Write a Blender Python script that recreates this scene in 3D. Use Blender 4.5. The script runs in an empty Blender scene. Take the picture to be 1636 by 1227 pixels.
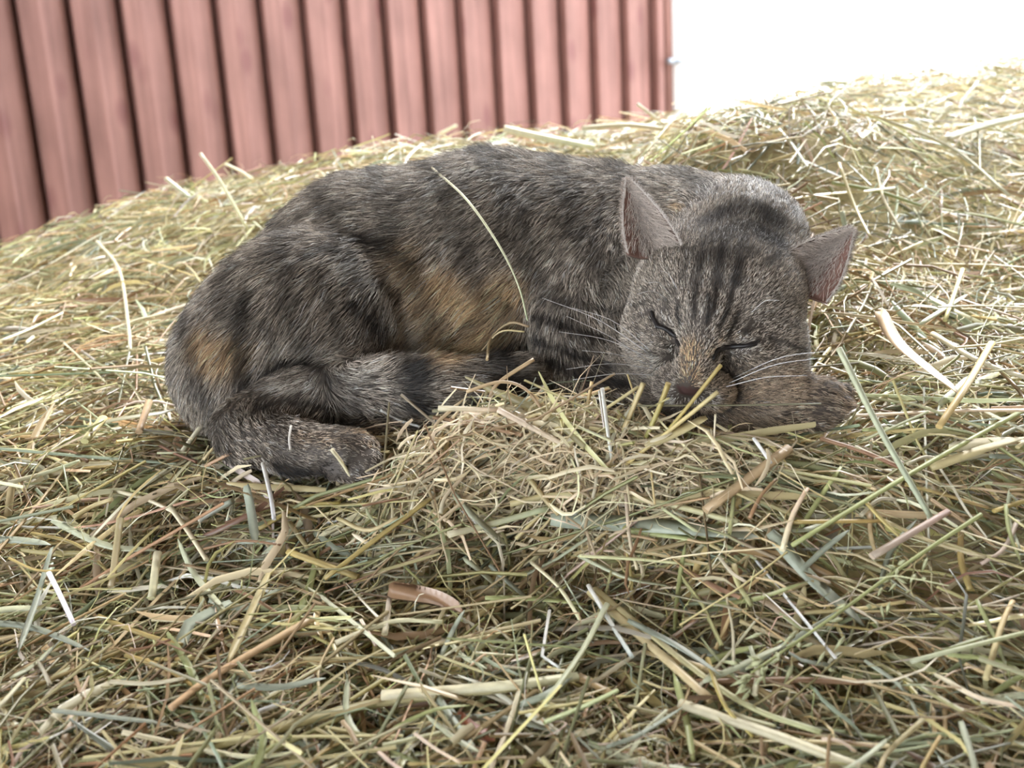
import bpy, math, random
import numpy as np
from mathutils import Matrix, Vector
from mathutils.bvhtree import BVHTree
from mathutils.kdtree import KDTree

rng = np.random.default_rng(7)
random.seed(7)
SC = bpy.context.scene
COL = SC.collection

# ------------------------------------------------------------------ camera
FPX, IW, IH = 1600.0, 1636.0, 1227.0
PITCH, ROLL = math.radians(13.5), math.radians(-3.2)
CAM = np.array([0.0, 0.0, 0.95])
FW = np.array([0, math.cos(PITCH), -math.sin(PITCH)])
R0 = np.array([1.0, 0, 0]); U0 = np.cross(R0, FW)
RT = R0 * math.cos(ROLL) + U0 * math.sin(ROLL)
UP = -R0 * math.sin(ROLL) + U0 * math.cos(ROLL)
cd = bpy.data.cameras.new('camera'); cam = bpy.data.objects.new('camera', cd); COL.objects.link(cam)
cd.sensor_width = 36; cd.lens = FPX / IW * 36; cd.clip_start = 0.02
m = Matrix.Identity(4)
for i in range(3):
    m[i][0], m[i][1], m[i][2], m[i][3] = RT[i], UP[i], -FW[i], CAM[i]
cam.matrix_world = m
cd.dof.use_dof = True; cd.dof.focus_distance = 0.56; cd.dof.aperture_fstop = 10.0
SC.camera = cam

# ------------------------------------------------------------------ world, sun, exposure
w = bpy.data.worlds.new('world'); SC.world = w; w.use_nodes = True
bg = w.node_tree.nodes['Background']
bg.inputs['Color'].default_value = (0.88, 0.94, 1.0, 1); bg.inputs['Strength'].default_value = 7.4
sd = bpy.data.lights.new('sun_offscreen', 'SUN'); sun = bpy.data.objects.new('sun_offscreen', sd); COL.objects.link(sun)
sd.energy = 6.5; sd.angle = math.radians(9); sd.color = (1.0, 0.98, 0.96)
SUN_FROM = Vector((0.35, 0.70, 1.0))
sun.rotation_euler = (-SUN_FROM).to_track_quat('-Z', 'Y').to_euler()
sun.location = (1.5, 3.0, 5.0)
vs = SC.view_settings
vs.view_transform = 'Standard'; vs.look = 'None'; vs.gamma = 1.0; vs.use_curve_mapping = False
vs.exposure = 0.2

# ------------------------------------------------------------------ helpers
def P(x, y, d):
    """photo pixel + distance along the view axis -> point in the place"""
    x = np.asarray(x, float); y = np.asarray(y, float); d = np.asarray(d, float)
    return CAM + np.multiply.outer(d, FW) + np.multiply.outer((x - IW/2) / FPX * d, RT) + np.multiply.outer((IH/2 - y) / FPX * d, UP)

def ray(x, y):
    v = FW + (x - IW/2)/FPX*RT + (IH/2 - y)/FPX*UP
    return v

def V(r, u, f):
    return RT*r + UP*u + FW*f

def norm(a):
    return a / (np.linalg.norm(a, axis=-1, keepdims=True) + 1e-12)

_nz = np.random.default_rng(3)
_ND = _nz.normal(size=(10, 3)); _NP = _nz.uniform(0, 6.28, 10)
def noise(p, freq, seed=0):
    q = p * freq
    s = 0
    for i in range(7):
        d = np.roll(_ND[i], seed) * (0.7 + 0.25*i)
        s = s + np.sin(q @ d + _NP[(i+seed) % 10] + 1.7*np.sin(q @ np.roll(d, 1) * 0.6 + seed)) / (1 + 0.25*i)
    return s / 3.6

def raw_mesh(name, verts, quads=None, tris=None, colors=None, smooth=False):
    me = bpy.data.meshes.new(name)
    verts = np.asarray(verts, np.float32)
    me.vertices.add(len(verts)); me.vertices.foreach_set('co', verts.ravel())
    loops = []; sizes = []
    if quads is not None and len(quads):
        loops.append(np.asarray(quads, np.int32).ravel()); sizes.append(np.full(len(quads), 4, np.int32))
    if tris is not None and len(tris):
        loops.append(np.asarray(tris, np.int32).ravel()); sizes.append(np.full(len(tris), 3, np.int32))
    loops = np.concatenate(loops); sizes = np.concatenate(sizes)
    me.loops.add(len(loops)); me.loops.foreach_set('vertex_index', loops)
    me.polygons.add(len(sizes))
    me.polygons.foreach_set('loop_start', np.concatenate([[0], np.cumsum(sizes)[:-1]]).astype(np.int32))
    if smooth:
        me.polygons.foreach_set('use_smooth', np.ones(len(sizes), bool))
    if colors is not None:
        at = me.attributes.new('col', 'FLOAT_COLOR', 'POINT')
        c = np.ones((len(verts), 4), np.float32); c[:, :3] = colors
        at.data.foreach_set('color', c.ravel())
    me.update(calc_edges=True); me.validate()
    return me

def link(name, data, mat=None, parent=None, label=None, cat=None, group=None, kind=None):
    o = bpy.data.objects.new(name, data); COL.objects.link(o)
    if mat is not None and data is not None and not data.materials:
        data.materials.append(mat)
    if parent is not None: o.parent = parent
    if label: o['label'] = label
    if cat: o['category'] = cat
    if group: o['group'] = group
    if kind: o['kind'] = kind
    return o

def box_mesh(name, x0, x1, y0, y1, z0, z1, mat):
    v = [(x, y, z) for x in (x0, x1) for y in (y0, y1) for z in (z0, z1)]
    q = [(0,1,3,2), (4,6,7,5), (0,4,5,1), (2,3,7,6), (0,2,6,4), (1,5,7,3)]
    me = raw_mesh(name, v, q); me.materials.append(mat); return me

def prism(name, pts, z0, z1, mat):
    n = len(pts)
    v = [(x, y, z0) for x, y in pts] + [(x, y, z1) for x, y in pts]
    me = bpy.data.meshes.new(name)
    me.from_pydata(v, [], [tuple(range(n))[::-1], tuple(range(n, 2*n))] + [(i, (i+1) % n, n+(i+1) % n, n+i) for i in range(n)])
    me.materials.append(mat); me.update(); return me

def tube_mesh(name, pts, radii, sides=6, flat=1.0, upv=None, mat=None, col=None, cap=True):
    """a swept tube with open-looking ends"""
    pts = np.asarray(pts, float); n = len(pts)
    radii = np.broadcast_to(np.asarray(radii, float), (n,))
    t = np.gradient(pts, axis=0); t = norm(t)
    ref = np.array([0, 0, 1.0]) if upv is None else np.asarray(upv, float)
    s = np.cross(t, ref); s[np.linalg.norm(s, axis=1) < 1e-4] = (1, 0, 0); s = norm(s)
    b = np.cross(s, t)
    a = np.arange(sides) * 2*math.pi/sides
    v = pts[:, None] + radii[:, None, None]*(np.cos(a)[None, :, None]*s[:, None] + flat*np.sin(a)[None, :, None]*b[:, None])
    v = v.reshape(-1, 3)
    q = []
    for i in range(n-1):
        for j in range(sides):
            k = (j+1) % sides
            q.append((i*sides+j, i*sides+k, (i+1)*sides+k, (i+1)*sides+j))
    me = bpy.data.meshes.new(name)
    faces = q
    if cap:
        faces = q + [tuple(range(sides))[::-1], tuple(range((n-1)*sides, n*sides))]
    me.from_pydata(v.tolist(), [], faces)
    me.polygons.foreach_set('use_smooth', [len(f) == 4 and sides > 4 for f in faces])
    if col is not None:
        at = me.attributes.new('col', 'FLOAT_COLOR', 'POINT')
        c = np.ones((len(v), 4), np.float32); c[:, :3] = col
        at.data.foreach_set('color', c.ravel())
    if mat: me.materials.append(mat)
    me.update(); return me

def spline(pts, n):
    """Catmull-Rom through the points"""
    pts = np.asarray(pts, float)
    if len(pts) == 2:
        return pts[0] + np.linspace(0, 1, n)[:, None]*(pts[1]-pts[0])
    q = np.vstack([2*pts[0]-pts[1], pts, 2*pts[-1]-pts[-2]])
    t = np.linspace(0, len(pts)-1-1e-6, n); i = t.astype(int); f = (t-i)[:, None]
    a, b, c, d = q[i], q[i+1], q[i+2], q[i+3]
    return 0.5*((2*b) + (c-a)*f + (2*a-5*b+4*c-d)*f**2 + (3*b-a-3*c+d)*f**3)

# ------------------------------------------------------------------ materials
def nt(name):
    mt = bpy.data.materials.new(name); mt.use_nodes = True
    t = mt.node_tree; return mt, t, t.nodes['Principled BSDF'], t.nodes['Material Output']

def simple(name, col, rough=0.6, metal=0.0):
    mt, t, b, o = nt(name)
    b.inputs['Base Color'].default_value = (*col, 1); b.inputs['Roughness'].default_value = rough; b.inputs['Metallic'].default_value = metal
    return mt

def attr_mat(name, rough, spec, translucent=0.0, noise_scale=0, noise_amt=0.0):
    mt, t, b, o = nt(name)
    a = t.nodes.new('ShaderNodeAttribute'); a.attribute_name = 'col'
    src = a.outputs['Color']
    if noise_scale:
        tc = t.nodes.new('ShaderNodeTexCoord'); nz = t.nodes.new('ShaderNodeTexNoise')
        nz.inputs['Scale'].default_value = noise_scale; nz.inputs['Detail'].default_value = 3
        t.links.new(tc.outputs['Object'], nz.inputs['Vector'])
        mr = t.nodes.new('ShaderNodeMapRange'); mr.inputs['To Min'].default_value = 1-noise_amt; mr.inputs['To Max'].default_value = 1+noise_amt
        t.links.new(nz.outputs['Fac'], mr.inputs['Value'])
        mx = t.nodes.new('ShaderNodeVectorMath'); mx.operation = 'SCALE'
        t.links.new(src, mx.inputs[0]); t.links.new(mr.outputs['Result'], mx.inputs['Scale']); src = mx.outputs['Vector']
    t.links.new(src, b.inputs['Base Color'])
    b.inputs['Roughness'].default_value = rough; b.inputs['Specular IOR Level'].default_value = spec
    if translucent:
        tr = t.nodes.new('ShaderNodeBsdfTranslucent'); t.links.new(src, tr.inputs['Color'])
        ms = t.nodes.new('ShaderNodeMixShader'); ms.inputs['Fac'].default_value = translucent
        t.links.new(b.outputs['BSDF'], ms.inputs[1]); t.links.new(tr.outputs['BSDF'], ms.inputs[2])
        t.links.new(ms.outputs['Shader'], o.inputs['Surface'])
    return mt

M_HAY = attr_mat('hay', 0.36, 0.6, 0.15)
M_STALK = attr_mat('hay stalk', 0.42, 0.5, 0.10, 220, 0.22)
M_FUR = attr_mat('fur', 0.38, 0.4)
M_SKIN = attr_mat('cat skin', 0.55, 0.4, 0.3)
M_WHISKER = simple('whisker', (0.85, 0.85, 0.88), 0.3)
M_PIPE = simple('pale painted pipe', (0.50, 0.48, 0.47), 0.45)
M_STEEL = simple('zinc steel', (0.25, 0.27, 0.30), 0.4, 0.7)
M_GROUND = simple('gravel yard', (0.42, 0.39, 0.35), 0.9)
M_ROOF = simple('shade shelter timber', (0.24, 0.20, 0.17), 0.85)

def red_wood():
    mt, t, b, o = nt('red painted boards')
    tc = t.nodes.new('ShaderNodeTexCoord'); oi = t.nodes.new('ShaderNodeObjectInfo')
    off = t.nodes.new('ShaderNodeVectorMath'); off.operation = 'SCALE'; off.inputs[0].default_value = (7.3, 3.1, 11.7)
    t.links.new(oi.outputs['Random'], off.inputs['Scale'])
    ad = t.nodes.new('ShaderNodeVectorMath'); ad.operation = 'ADD'
    t.links.new(tc.outputs['Object'], ad.inputs[0]); t.links.new(off.outputs['Vector'], ad.inputs[1])
    def mapped(scale):
        mp = t.nodes.new('ShaderNodeMapping'); mp.inputs['Scale'].default_value = scale
        t.links.new(ad.outputs['Vector'], mp.inputs['Vector']); return mp.outputs['Vector']
    g = t.nodes.new('ShaderNodeTexNoise'); g.inputs['Scale'].default_value = 1; g.inputs['Detail'].default_value = 6
    t.links.new(mapped((60, 60, 2.2)), g.inputs['Vector'])
    l = t.nodes.new('ShaderNodeTexNoise'); l.inputs['Scale'].default_value = 1; l.inputs['Detail'].default_value = 4
    t.links.new(mapped((9, 9, 5)), l.inputs['Vector'])
    kn = t.nodes.new('ShaderNodeTexVoronoi'); kn.inputs['Scale'].default_value = 1
    t.links.new(mapped((11, 11, 5.5)), kn.inputs['Vector'])
    kr = t.nodes.new('ShaderNodeValToRGB'); kr.color_ramp.elements[0].position = 0.10; kr.color_ramp.elements[0].color = (1,1,1,1)
    kr.color_ramp.elements[1].position = 0.26; kr.color_ramp.elements[1].color = (0,0,0,1)
    t.links.new(kn.outputs['Distance'], kr.inputs['Fac'])
    mix = t.nodes.new('ShaderNodeMix'); mix.data_type = 'FLOAT'; mix.inputs[0].default_value = 0.5
    t.links.new(g.outputs['Fac'], mix.inputs[2]); t.links.new(l.outputs['Fac'], mix.inputs[3])
    cr = t.nodes.new('ShaderNodeValToRGB')
    cr.color_ramp.elements[0].position = 0.30; cr.color_ramp.elements[0].color = (0.112, 0.050, 0.040, 1)
    cr.color_ramp.elements[1].position = 0.72; cr.color_ramp.elements[1].color = (0.250, 0.122, 0.102, 1)
    t.links.new(mix.outputs[0], cr.inputs['Fac'])
    mk = t.nodes.new('ShaderNodeMix'); mk.data_type = 'RGBA'; mk.inputs[7].default_value = (0.11, 0.035, 0.035, 1)
    km = t.nodes.new('ShaderNodeMath'); km.operation = 'MULTIPLY'; km.inputs[1].default_value = 0.6
    t.links.new(kr.outputs['Color'], km.inputs[0]); t.links.new(km.outputs[0], mk.inputs[0]); t.links.new(cr.outputs['Color'], mk.inputs[6])
    t.links.new(mk.outputs[2], b.inputs['Base Color'])
    b.inputs['Roughness'].default_value = 0.6; b.inputs['Specular IOR Level'].default_value = 0.3
    bp = t.nodes.new('ShaderNodeBump'); bp.inputs['Strength'].default_value = 0.25; bp.inputs['Distance'].default_value = 0.002
    t.links.new(g.outputs['Fac'], bp.inputs['Height']); t.links.new(bp.outputs['Normal'], b.inputs['Normal'])
    return mt
M_RED = red_wood()

# ------------------------------------------------------------------ the setting
g = link('ground', box_mesh('ground', -9, 9, -6, 16, -0.1, 0, M_GROUND), kind='structure', label='pale gravel yard under the hay and barn')

# wall plane: fitted from the board joints
ZW0, CW = 2.46, 0.0232
def wall_pt(k):
    x = (23.06 + 87.76*k) / (1 + CW*k)
    p = P(x, 0, ZW0*(1+CW*k)); return p[:2]
w0, w1 = wall_pt(0), wall_pt(10)
step = (w1 - w0)/10; PITCHW = float(np.linalg.norm(step)); wdir = step/PITCHW
wnrm = np.array([wdir[1], -wdir[0]])           # towards the yard / camera
if wnrm @ (CAM[:2]-w0) < 0: wnrm = -wnrm
wang = math.atan2(wdir[1], wdir[0])
WTOP = 3.3
wall = link('wall_back', box_mesh('wall backing', -7*PITCHW, 16.55*PITCHW, 0.045, 0.15, 0, WTOP, M_RED), kind='structure', label='red painted barn wall of lapped vertical boards')
wall.location = (w0[0], w0[1], 0); wall.rotation_euler = (0, 0, wang)
# local x along the wall, local -y towards the yard
sgn = -1 if (np.array([-math.sin(wang), math.cos(wang)]) @ wnrm) > 0 else 1
bw = PITCHW
prof = [(0.0, -0.026), (0.004, -0.030), (bw*0.40, -0.024), (bw*0.46, -0.019), (bw*0.80, -0.006), (bw*0.92, 0.002), (bw*0.955, 0.010), (bw*0.955, 0.040), (0.0, 0.040)]
bme = prism('board', prof, 0.02, WTOP, M_RED)
for k in range(-7, 17):
    if k == 16: break
    b_ = link('board', bme, parent=wall); b_.location = (k*bw, 0, 0); b_.rotation_euler = (0, 0, random.uniform(-0.012, 0.012))
b_ = link('board', prism('narrow board', [(0, -0.026), (0.004, -0.030), (bw*0.24, -0.026), (bw*0.27, -0.02), (bw*0.27, 0.04), (0, 0.04)], 0.02, WTOP, M_RED), parent=wall); b_.location = (16*bw, 0, 0)
b_ = link('corner_board', box_mesh('corner board', 16.32*bw, 16.72*bw, -0.028, 0.15, 0.02, WTOP, M_RED), parent=wall)
# downpipe at the barn corner with its clamp
pp = P(1084, 60, ZW0*(1+CW*16.9)); dp = link('drainpipe', None, label='pale round drainpipe at the corner of the red barn wall', cat='pipe')
dp.location = (pp[0], pp[1], 0)
link('pipe', tube_mesh('pipe', [(0,0,0.02), (0,0,1.2), (0,0,2.2), (0,0,WTOP)], 0.030, 20, mat=M_PIPE), parent=dp)
zc = float(P(1084, 98, ZW0*(1+CW*16.9))[2])
link('clamp', tube_mesh('clamp', [(0,0,zc-0.008), (0,0,zc+0.008)], 0.0335, 20, mat=M_STEEL), parent=dp)
bv = wdir*-0.034
link('bolt', tube_mesh('bolt', [(bv[0], bv[1]-0.02, zc), (bv[0]*1.0, bv[1]-0.03, zc), (bv[0]*1.6, bv[1]-0.04, zc)], [0.008, 0.011, 0.009], 8, mat=M_STEEL), parent=dp)

# unseen shelter, added to shade the near part of the hay
RZ = 2.25
rf = link('shade_roof', prism('shade roof', [(-3.6,-3.0), (1.6,-3.0), (1.6,1.52), (-0.35,1.52), (-0.95,2.15), (-3.6,2.15)], RZ, RZ+0.08, M_ROOF), kind='structure', label='timber shade roof over the hay, unseen and added for shade')  # added roof, never in view; its outline is shaped to block sky light
for (x, y) in ((-3.5, -2.9), (-3.5, 1.4), (1.5, 1.4), (1.5, -2.9)):
    link('post', box_mesh('post', x-0.05, x+0.05, y-0.05, y+0.05, 0, RZ, M_ROOF), parent=rf)
link('shade_wall_front', box_mesh('shade end wall', -1.0, 1.56, -2.98, -2.92, 0, RZ, M_ROOF), kind='structure', label='timber end wall added out of view to cut the front light')  # added behind the camera so less light comes from the front
link('shade_wall_left', box_mesh('shade left wall', -2.06, -2.0, 0.35, 1.85, 0, RZ, M_ROOF), kind='structure', label='timber wall added out of view to darken the left barn boards')  # added out of view, keeps light off the left end of the barn wall
link('shade_wall_right', box_mesh('shade side wall', 1.56, 1.62, -2.9, 0.95, 0, RZ, M_ROOF), kind='structure', label='timber side wall added out of view to shade the right foreground')  # added out of view, shades the hay on the right

# ------------------------------------------------------------------ hay height field
CP = [(-250,1320,.385),(100,1320,.385),(400,1300,.385),(818,1300,.385),(1300,1300,.375),(1900,1300,.37),
 (-250,1100,.45),(100,1100,.45),(400,1080,.45),(818,1080,.45),(1300,1080,.43),(1900,1080,.42),
 (-250,900,.54),(50,900,.535),(300,880,.53),(560,880,.515),(818,850,.515),(1050,850,.50),(1300,850,.485),(1600,850,.475),(1900,850,.47),
 (-250,750,.61),(0,740,.61),(200,745,.585),(330,765,.555),(430,790,.535),(540,785,.53),(630,745,.525),(720,708,.53),(818,668,.535),(930,662,.535),(1030,706,.515),(1100,722,.505),(1200,742,.50),(1330,722,.515),(1400,675,.54),(1500,620,.565),(1650,600,.60),(1900,600,.60),
 (450,730,.64),(600,740,.64),(800,740,.65),(1000,740,.63),(1150,740,.585),(1280,700,.58),(900,700,.72),(650,690,.74),
 (-250,620,.71),(0,620,.70),(150,600,.72),(260,560,.76),(250,480,.88),(0,490,.90),(-250,510,.90),(380,400,.95),
 (700,330,.92),(900,310,.92),
 (-250,435,1.12),(0,400,1.15),(120,355,1.2),(220,313,1.2),(330,292,1.2),(480,268,1.15),(640,235,1.15),(800,217,1.2),(930,205,1.25),(1040,192,1.3),
 (-300,520,1.6),(0,480,1.6),(300,400,1.65),(640,350,1.65),(900,320,1.7),
 (1000,275,.90),(1045,255,.98),(1000,230,1.1),(1120,320,.83),(1250,350,.79),(1320,480,.69),(1390,580,.63),(1480,440,.79),(1650,450,.79),(1900,450,.78),
 (1110,222,.87),(1180,192,.87),(1280,178,.88),(1400,205,.93),(1330,280,.84),(1500,320,.88),(1650,330,.90),(1900,310,.92),
 (1400,115,1.35),(1550,102,1.4),(1650,82,1.45),(1900,50,1.5),(1500,195,1.08),(1650,215,1.08),(1900,190,1.1),
 (1200,240,1.7),(1500,200,1.9),(1900,150,1.9)]
cp = np.array(CP, float); cpw = P(cp[:,0], cp[:,1], cp[:,2])
def tps_fit(xy, z, lam=2e-4):
    n = len(xy); d = np.linalg.norm(xy[:,None]-xy[None], axis=2)
    K = np.where(d > 0, d*d*np.log(d+1e-12), 0) + lam*np.eye(n)
    Q = np.c_[np.ones(n), xy]
    A = np.block([[K, Q], [Q.T, np.zeros((3,3))]])
    return np.linalg.solve(A, np.r_[z, 0,0,0])
TW = tps_fit(cpw[:,:2], cpw[:,2]); TX = cpw[:,:2]
def tps(xy):
    d = np.linalg.norm(xy[:,None]-TX[None], axis=2)
    return np.where(d > 0, d*d*np.log(d+1e-12), 0) @ TW[:-3] + TW[-3] + xy @ TW[-2:]
GX = np.linspace(-1.45, 1.35, 281); GY = np.linspace(0.16, 1.96, 181)
gxy = np.stack(np.meshgrid(GX, GY, indexing='ij'), -1).reshape(-1, 2)
gz = tps(gxy)
g3 = np.c_[gxy, np.zeros(len(gxy))]
gz = gz + 0.006*noise(g3, 22) + 0.004*noise(g3, 55, 2)
gz = np.clip(gz, 0.45, 1.35)
HZ = gz.reshape(len(GX), len(GY))
def hay_z(xy):
    fx = np.clip((xy[...,0]-GX[0])/(GX[1]-GX[0]), 0, len(GX)-1.001); fy = np.clip((xy[...,1]-GY[0])/(GY[1]-GY[0]), 0, len(GY)-1.001)
    i = fx.astype(int); j = fy.astype(int); a = fx-i; b = fy-j
    return HZ[i,j]*(1-a)*(1-b) + HZ[i+1,j]*a*(1-b) + HZ[i,j+1]*(1-a)*b + HZ[i+1,j+1]*a*b
def on_hay(x, y, lift=0.0):
    v = ray(x, y); ds = np.arange(0.30, 1.9, 0.002)
    p = CAM + ds[:,None]*v
    hit = np.nonzero(p[:,2] < hay_z(p) + lift)[0]
    i = hit[0] if len(hit) else len(ds)-1
    return p[i]

# ------------------------------------------------------------------ the cat: a smooth blend of ellipsoids and tapered limbs
PR = []   # primitives
def ell(c, r, ang=0.0, axes=None, k=0.012, flow=(-1,-0.3,0), L=0.012, tag='body'):
    """c world centre, r radii, ang turn in the picture plane (deg), or explicit axes"""
    if axes is None:
        a = math.radians(ang); ax = np.array([RT*math.cos(a)+UP*math.sin(a), -RT*math.sin(a)+UP*math.cos(a), FW])
    else: ax = np.array(axes)
    PR.append(dict(t='e', c=np.array(c), r=np.array(r, float), ax=ax, k=k, flow=norm(V(*flow)) if axes is None else norm(np.asarray(flow, float)), L=L, tag=tag))
def cone(a, b, ra, rb, k=0.010, flow=None, L=0.009, tag='body'):
    a = np.array(a); b = np.array(b)
    PR.append(dict(t='c', a=a, b=b, ra=ra, rb=rb, k=k, flow=norm(b-a) if flow is None else norm(V(*flow)), L=L, tag=tag))
def sdf1(p, q):
    if q['t'] == 'e':
        l = (p - q['c'].astype(p.dtype)) @ q['ax'].T.astype(p.dtype)
        r = q['r'].astype(p.dtype)
        k0 = np.sqrt(((l/r)**2).sum(-1)); k1 = np.sqrt(((l/(r*r))**2).sum(-1)) + 1e-9
        return k0*(k0-1)/k1
    ba = (q['b']-q['a']).astype(p.dtype); pa = p - q['a'].astype(p.dtype)
    h = np.clip((pa @ ba)/(ba @ ba), 0, 1)
    d = pa - h[..., None]*ba
    return np.sqrt((d*d).sum(-1)) - (q['ra'] + (q['rb']-q['ra'])*h)
def px(n, d): return n*d/FPX

# torso along the far side of the curl
cone(P(440,548,.665), P(600,462,.685), px(132,.665), px(168,.685), k=.02, flow=(-.8,-.45,-.1), L=.013)
cone(P(600,462,.685), P(790,442,.69), px(168,.685), px(182,.69), k=.02, flow=(-.75,-.6,-.2), L=.017)
cone(P(790,442,.69), P(940,432,.68), px(182,.69), px(158,.68), k=.02, flow=(-.55,-.8,-.1), L=.016)
cone(P(940,432,.68), P(1070,402,.655), px(155,.68), px(120,.655), k=.02, flow=(-.8,-.3,0), L=.011)
cone(P(1070,402,.655), P(1160,405,.635), px(118,.655), px(112,.635), k=.015, flow=(-.5,.6,.5), L=.008)
# thigh, hock and near hind foot
ell(P(480,530,.625), (px(178,.625), px(150,.625), .048), ang=35, k=.010, flow=(-.55,-.75,0), L=.015)
ell(P(385,590,.63), (px(100,.63), px(108,.63), .05), k=.016, flow=(-.5,-.8,0), L=.012)
cone(P(560,600,.60), P(400,685,.575), px(62,.60), px(50,.575), k=.008, flow=(-.6,-.5,0), L=.009)
cone(P(400,690,.572), P(470,716,.555), px(52,.572), px(42,.555), k=.008, L=.007)
cone(P(470,716,.555), P(565,724,.54), px(40,.555), px(38,.54), k=.008, L=.006)
for i, (x, y, d) in enumerate(((588,716,.535), (596,735,.529), (585,748,.528), (566,756,.53))):
    cone(P(x-34,y-3,d+.006), P(x,y,d), px(16,d), px(17,d), k=.003, L=.004)
# far hind foot
cone(P(540,690,.60), P(660,690,.585), px(34,.6), px(27,.585), k=.005, L=.006)
cone(P(660,690,.585), P(760,672,.58), px(27,.585), px(25,.58), k=.005, L=.006)
# tail curled through between the legs
cone(P(545,612,.585), P(690,618,.572), px(44,.585), px(42,.572), k=.004, flow=(1,.1,0), L=.012, tag='tail')
cone(P(690,618,.572), P(830,600,.585), px(42,.572), px(30,.585), k=.004, flow=(1,.2,0), L=.011, tag='tail')
# near shoulder, chest and upper foreleg
ell(P(950,470,.635), (px(98,.635), px(140,.635), .040), ang=-12, k=.007, flow=(-.5,-.8,0), L=.010)
cone(P(930,520,.622), P(960,610,.60), px(86,.62), px(70,.60), k=.010, flow=(.2,-.9,0), L=.009)
cone(P(960,625,.595), P(1120,660,.565), px(58,.595), px(48,.565), k=.008, L=.007)
# forepaw under the chin
cone(P(1130,668,.56), P(1235,640,.548), px(44,.56), px(52,.548), k=.008, L=.006)
cone(P(1235,640,.548), P(1310,640,.542), px(50,.548), px(38,.542), k=.008, L=.006)
for i, (x, y, d) in enumerate(((1345,628,.545), (1348,646,.538), (1334,662,.533), (1312,674,.532))):
    cone(P(x-36,y-4,d+.006), P(x,y,d), px(15,d), px(16,d), k=.003, L=.005)
# other foreleg tucked below the chin
cone(P(1030,690,.57), P(1160,705,.55), px(34,.57), px(32,.55), k=.006, L=.006)

# head frame: hx across the face, hy up the forehead, hz out of the nose
hz = norm(V(-.36, -.56, -.75)); hx = V(.93, -.20, -.32); hx = norm(hx - hz*(hx@hz)); hy = np.cross(hz, hx)
if hy @ UP < 0: hy = -hy
HS = 1.0
EYE_MID = P(1122, 540, .533)
HO = EYE_MID - (hy*.006 + hz*.034)*HS
def H(x, y, z): return HO + HS*(hx*x + hy*y + hz*z)
HA = (hx, hy, hz)
def hell(c, r, k=.006, L=.006, flow=None):
    ell(H(*c), np.array(r)*HS, axes=HA, k=k, flow=(-hz+hy*.4) if flow is None else flow, L=L, tag='head')
ell(P(1185,378,.602), (px(86,.6), px(72,.6), .042), k=.03, flow=(.3,.7,.5), L=.008)
hell((0, .010, -.010), (.047, .036, .043), k=.03, L=.0045)
hell((.030, -.010, .008), (.023, .023, .026), k=.010, L=.0045, flow=hx-hz)
hell((-.027, -.010, .008), (.022, .023, .026), k=.010, L=.0045, flow=-hx-hz)
cone(H(0, .014, .030), H(0, -.006, .054), .0150, .0095, k=.008, L=.004, tag='head')
hell((.0095, -.0175, .0475), (.0125, .0105, .0130), k=.005, L=.004, flow=hx-hz*.5)
hell((-.0095, -.0175, .0475), (.0125, .0105, .0130), k=.005, L=.004, flow=-hx-hz*.5)
hell((0, -.028, .040), (.012, .008, .013), k=.005, L=.004)
hell((.0215, .0045, .0300), (.0120, .0085, .0090), k=.004, L=.0025, flow=hx-hz)
hell((-.0215, .0045, .0300), (.0120, .0085, .0090), k=.004, L=.0025, flow=-hx-hz)
NOSE = H(0, -.0085, .0625)
hell((0, -.0085, .0580), (.0062, .0042, .0050), k=.002, L=.002)
def smin(a, b, k):
    h = np.clip(0.5 + 0.5*(b-a)/k, 0, 1)
    return b*(1-h) + a*h - k*h*(1-h)
def cat_sdf0(p):
    d = None
    for q in PR:
        e = sdf1(p, q); d = e if d is None else smin(d, e, q['k'])
    return d
def march(x, y):
    v = norm(ray(x, y)); t_ = .40
    for _ in range(60):
        t_ += .7*float(cat_sdf0((CAM + v*t_)[None])[0])
    return CAM + v*t_
# eye slits follow the lower edge of each closed lid
SLITS = [spline(np.array([march(x, y) for x, y in l_]), 14) for l_ in (
    [(1141,575),(1149,562),(1164,556),(1185,554),(1204,550),(1215,543)],
    [(1039,497),(1049,516),(1065,527),(1077,539),(1082,554),(1080,566)])]
def cat_sdf(p):
    d = cat_sdf0(p)
    for s in SLITS:                       # shallow crease under each lid
        for i in range(0, len(s)-1, 2):
            g_ = sdf1(p, dict(t='c', a=s[i], b=s[min(i+2, len(s)-1)], ra=.0018, rb=.0018))
            h = np.clip(0.5 - 0.5*(d + g_)/.003, 0, 1)
            d = d*(1-h) + (-g_)*h + .003*h*(1-h)
    return d

def axis(lo, hi, f0, f1, fine, coarse):
    return np.concatenate([np.arange(lo, f0, coarse), np.arange(f0, f1, fine), np.arange(f1, hi, coarse)])
AXR = axis(-.25, .235, .055, .205, .0019, .0034)
AXU = axis(-.085, .16, -.035, .10, .0019, .0034)
AXF = axis(.49, .80, .49, .60, .0019, .0036)
gr = np.stack(np.meshgrid(AXR, AXU, AXF, indexing='ij'), -1).astype(np.float32)
BAS = np.array([RT, UP, FW]).astype(np.float32)
VAL = np.empty(gr.shape[:3], np.float32)
for i in range(0, gr.shape[0], 24):
    VAL[i:i+24] = cat_sdf(gr[i:i+24] @ BAS + CAM.astype(np.float32))

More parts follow.
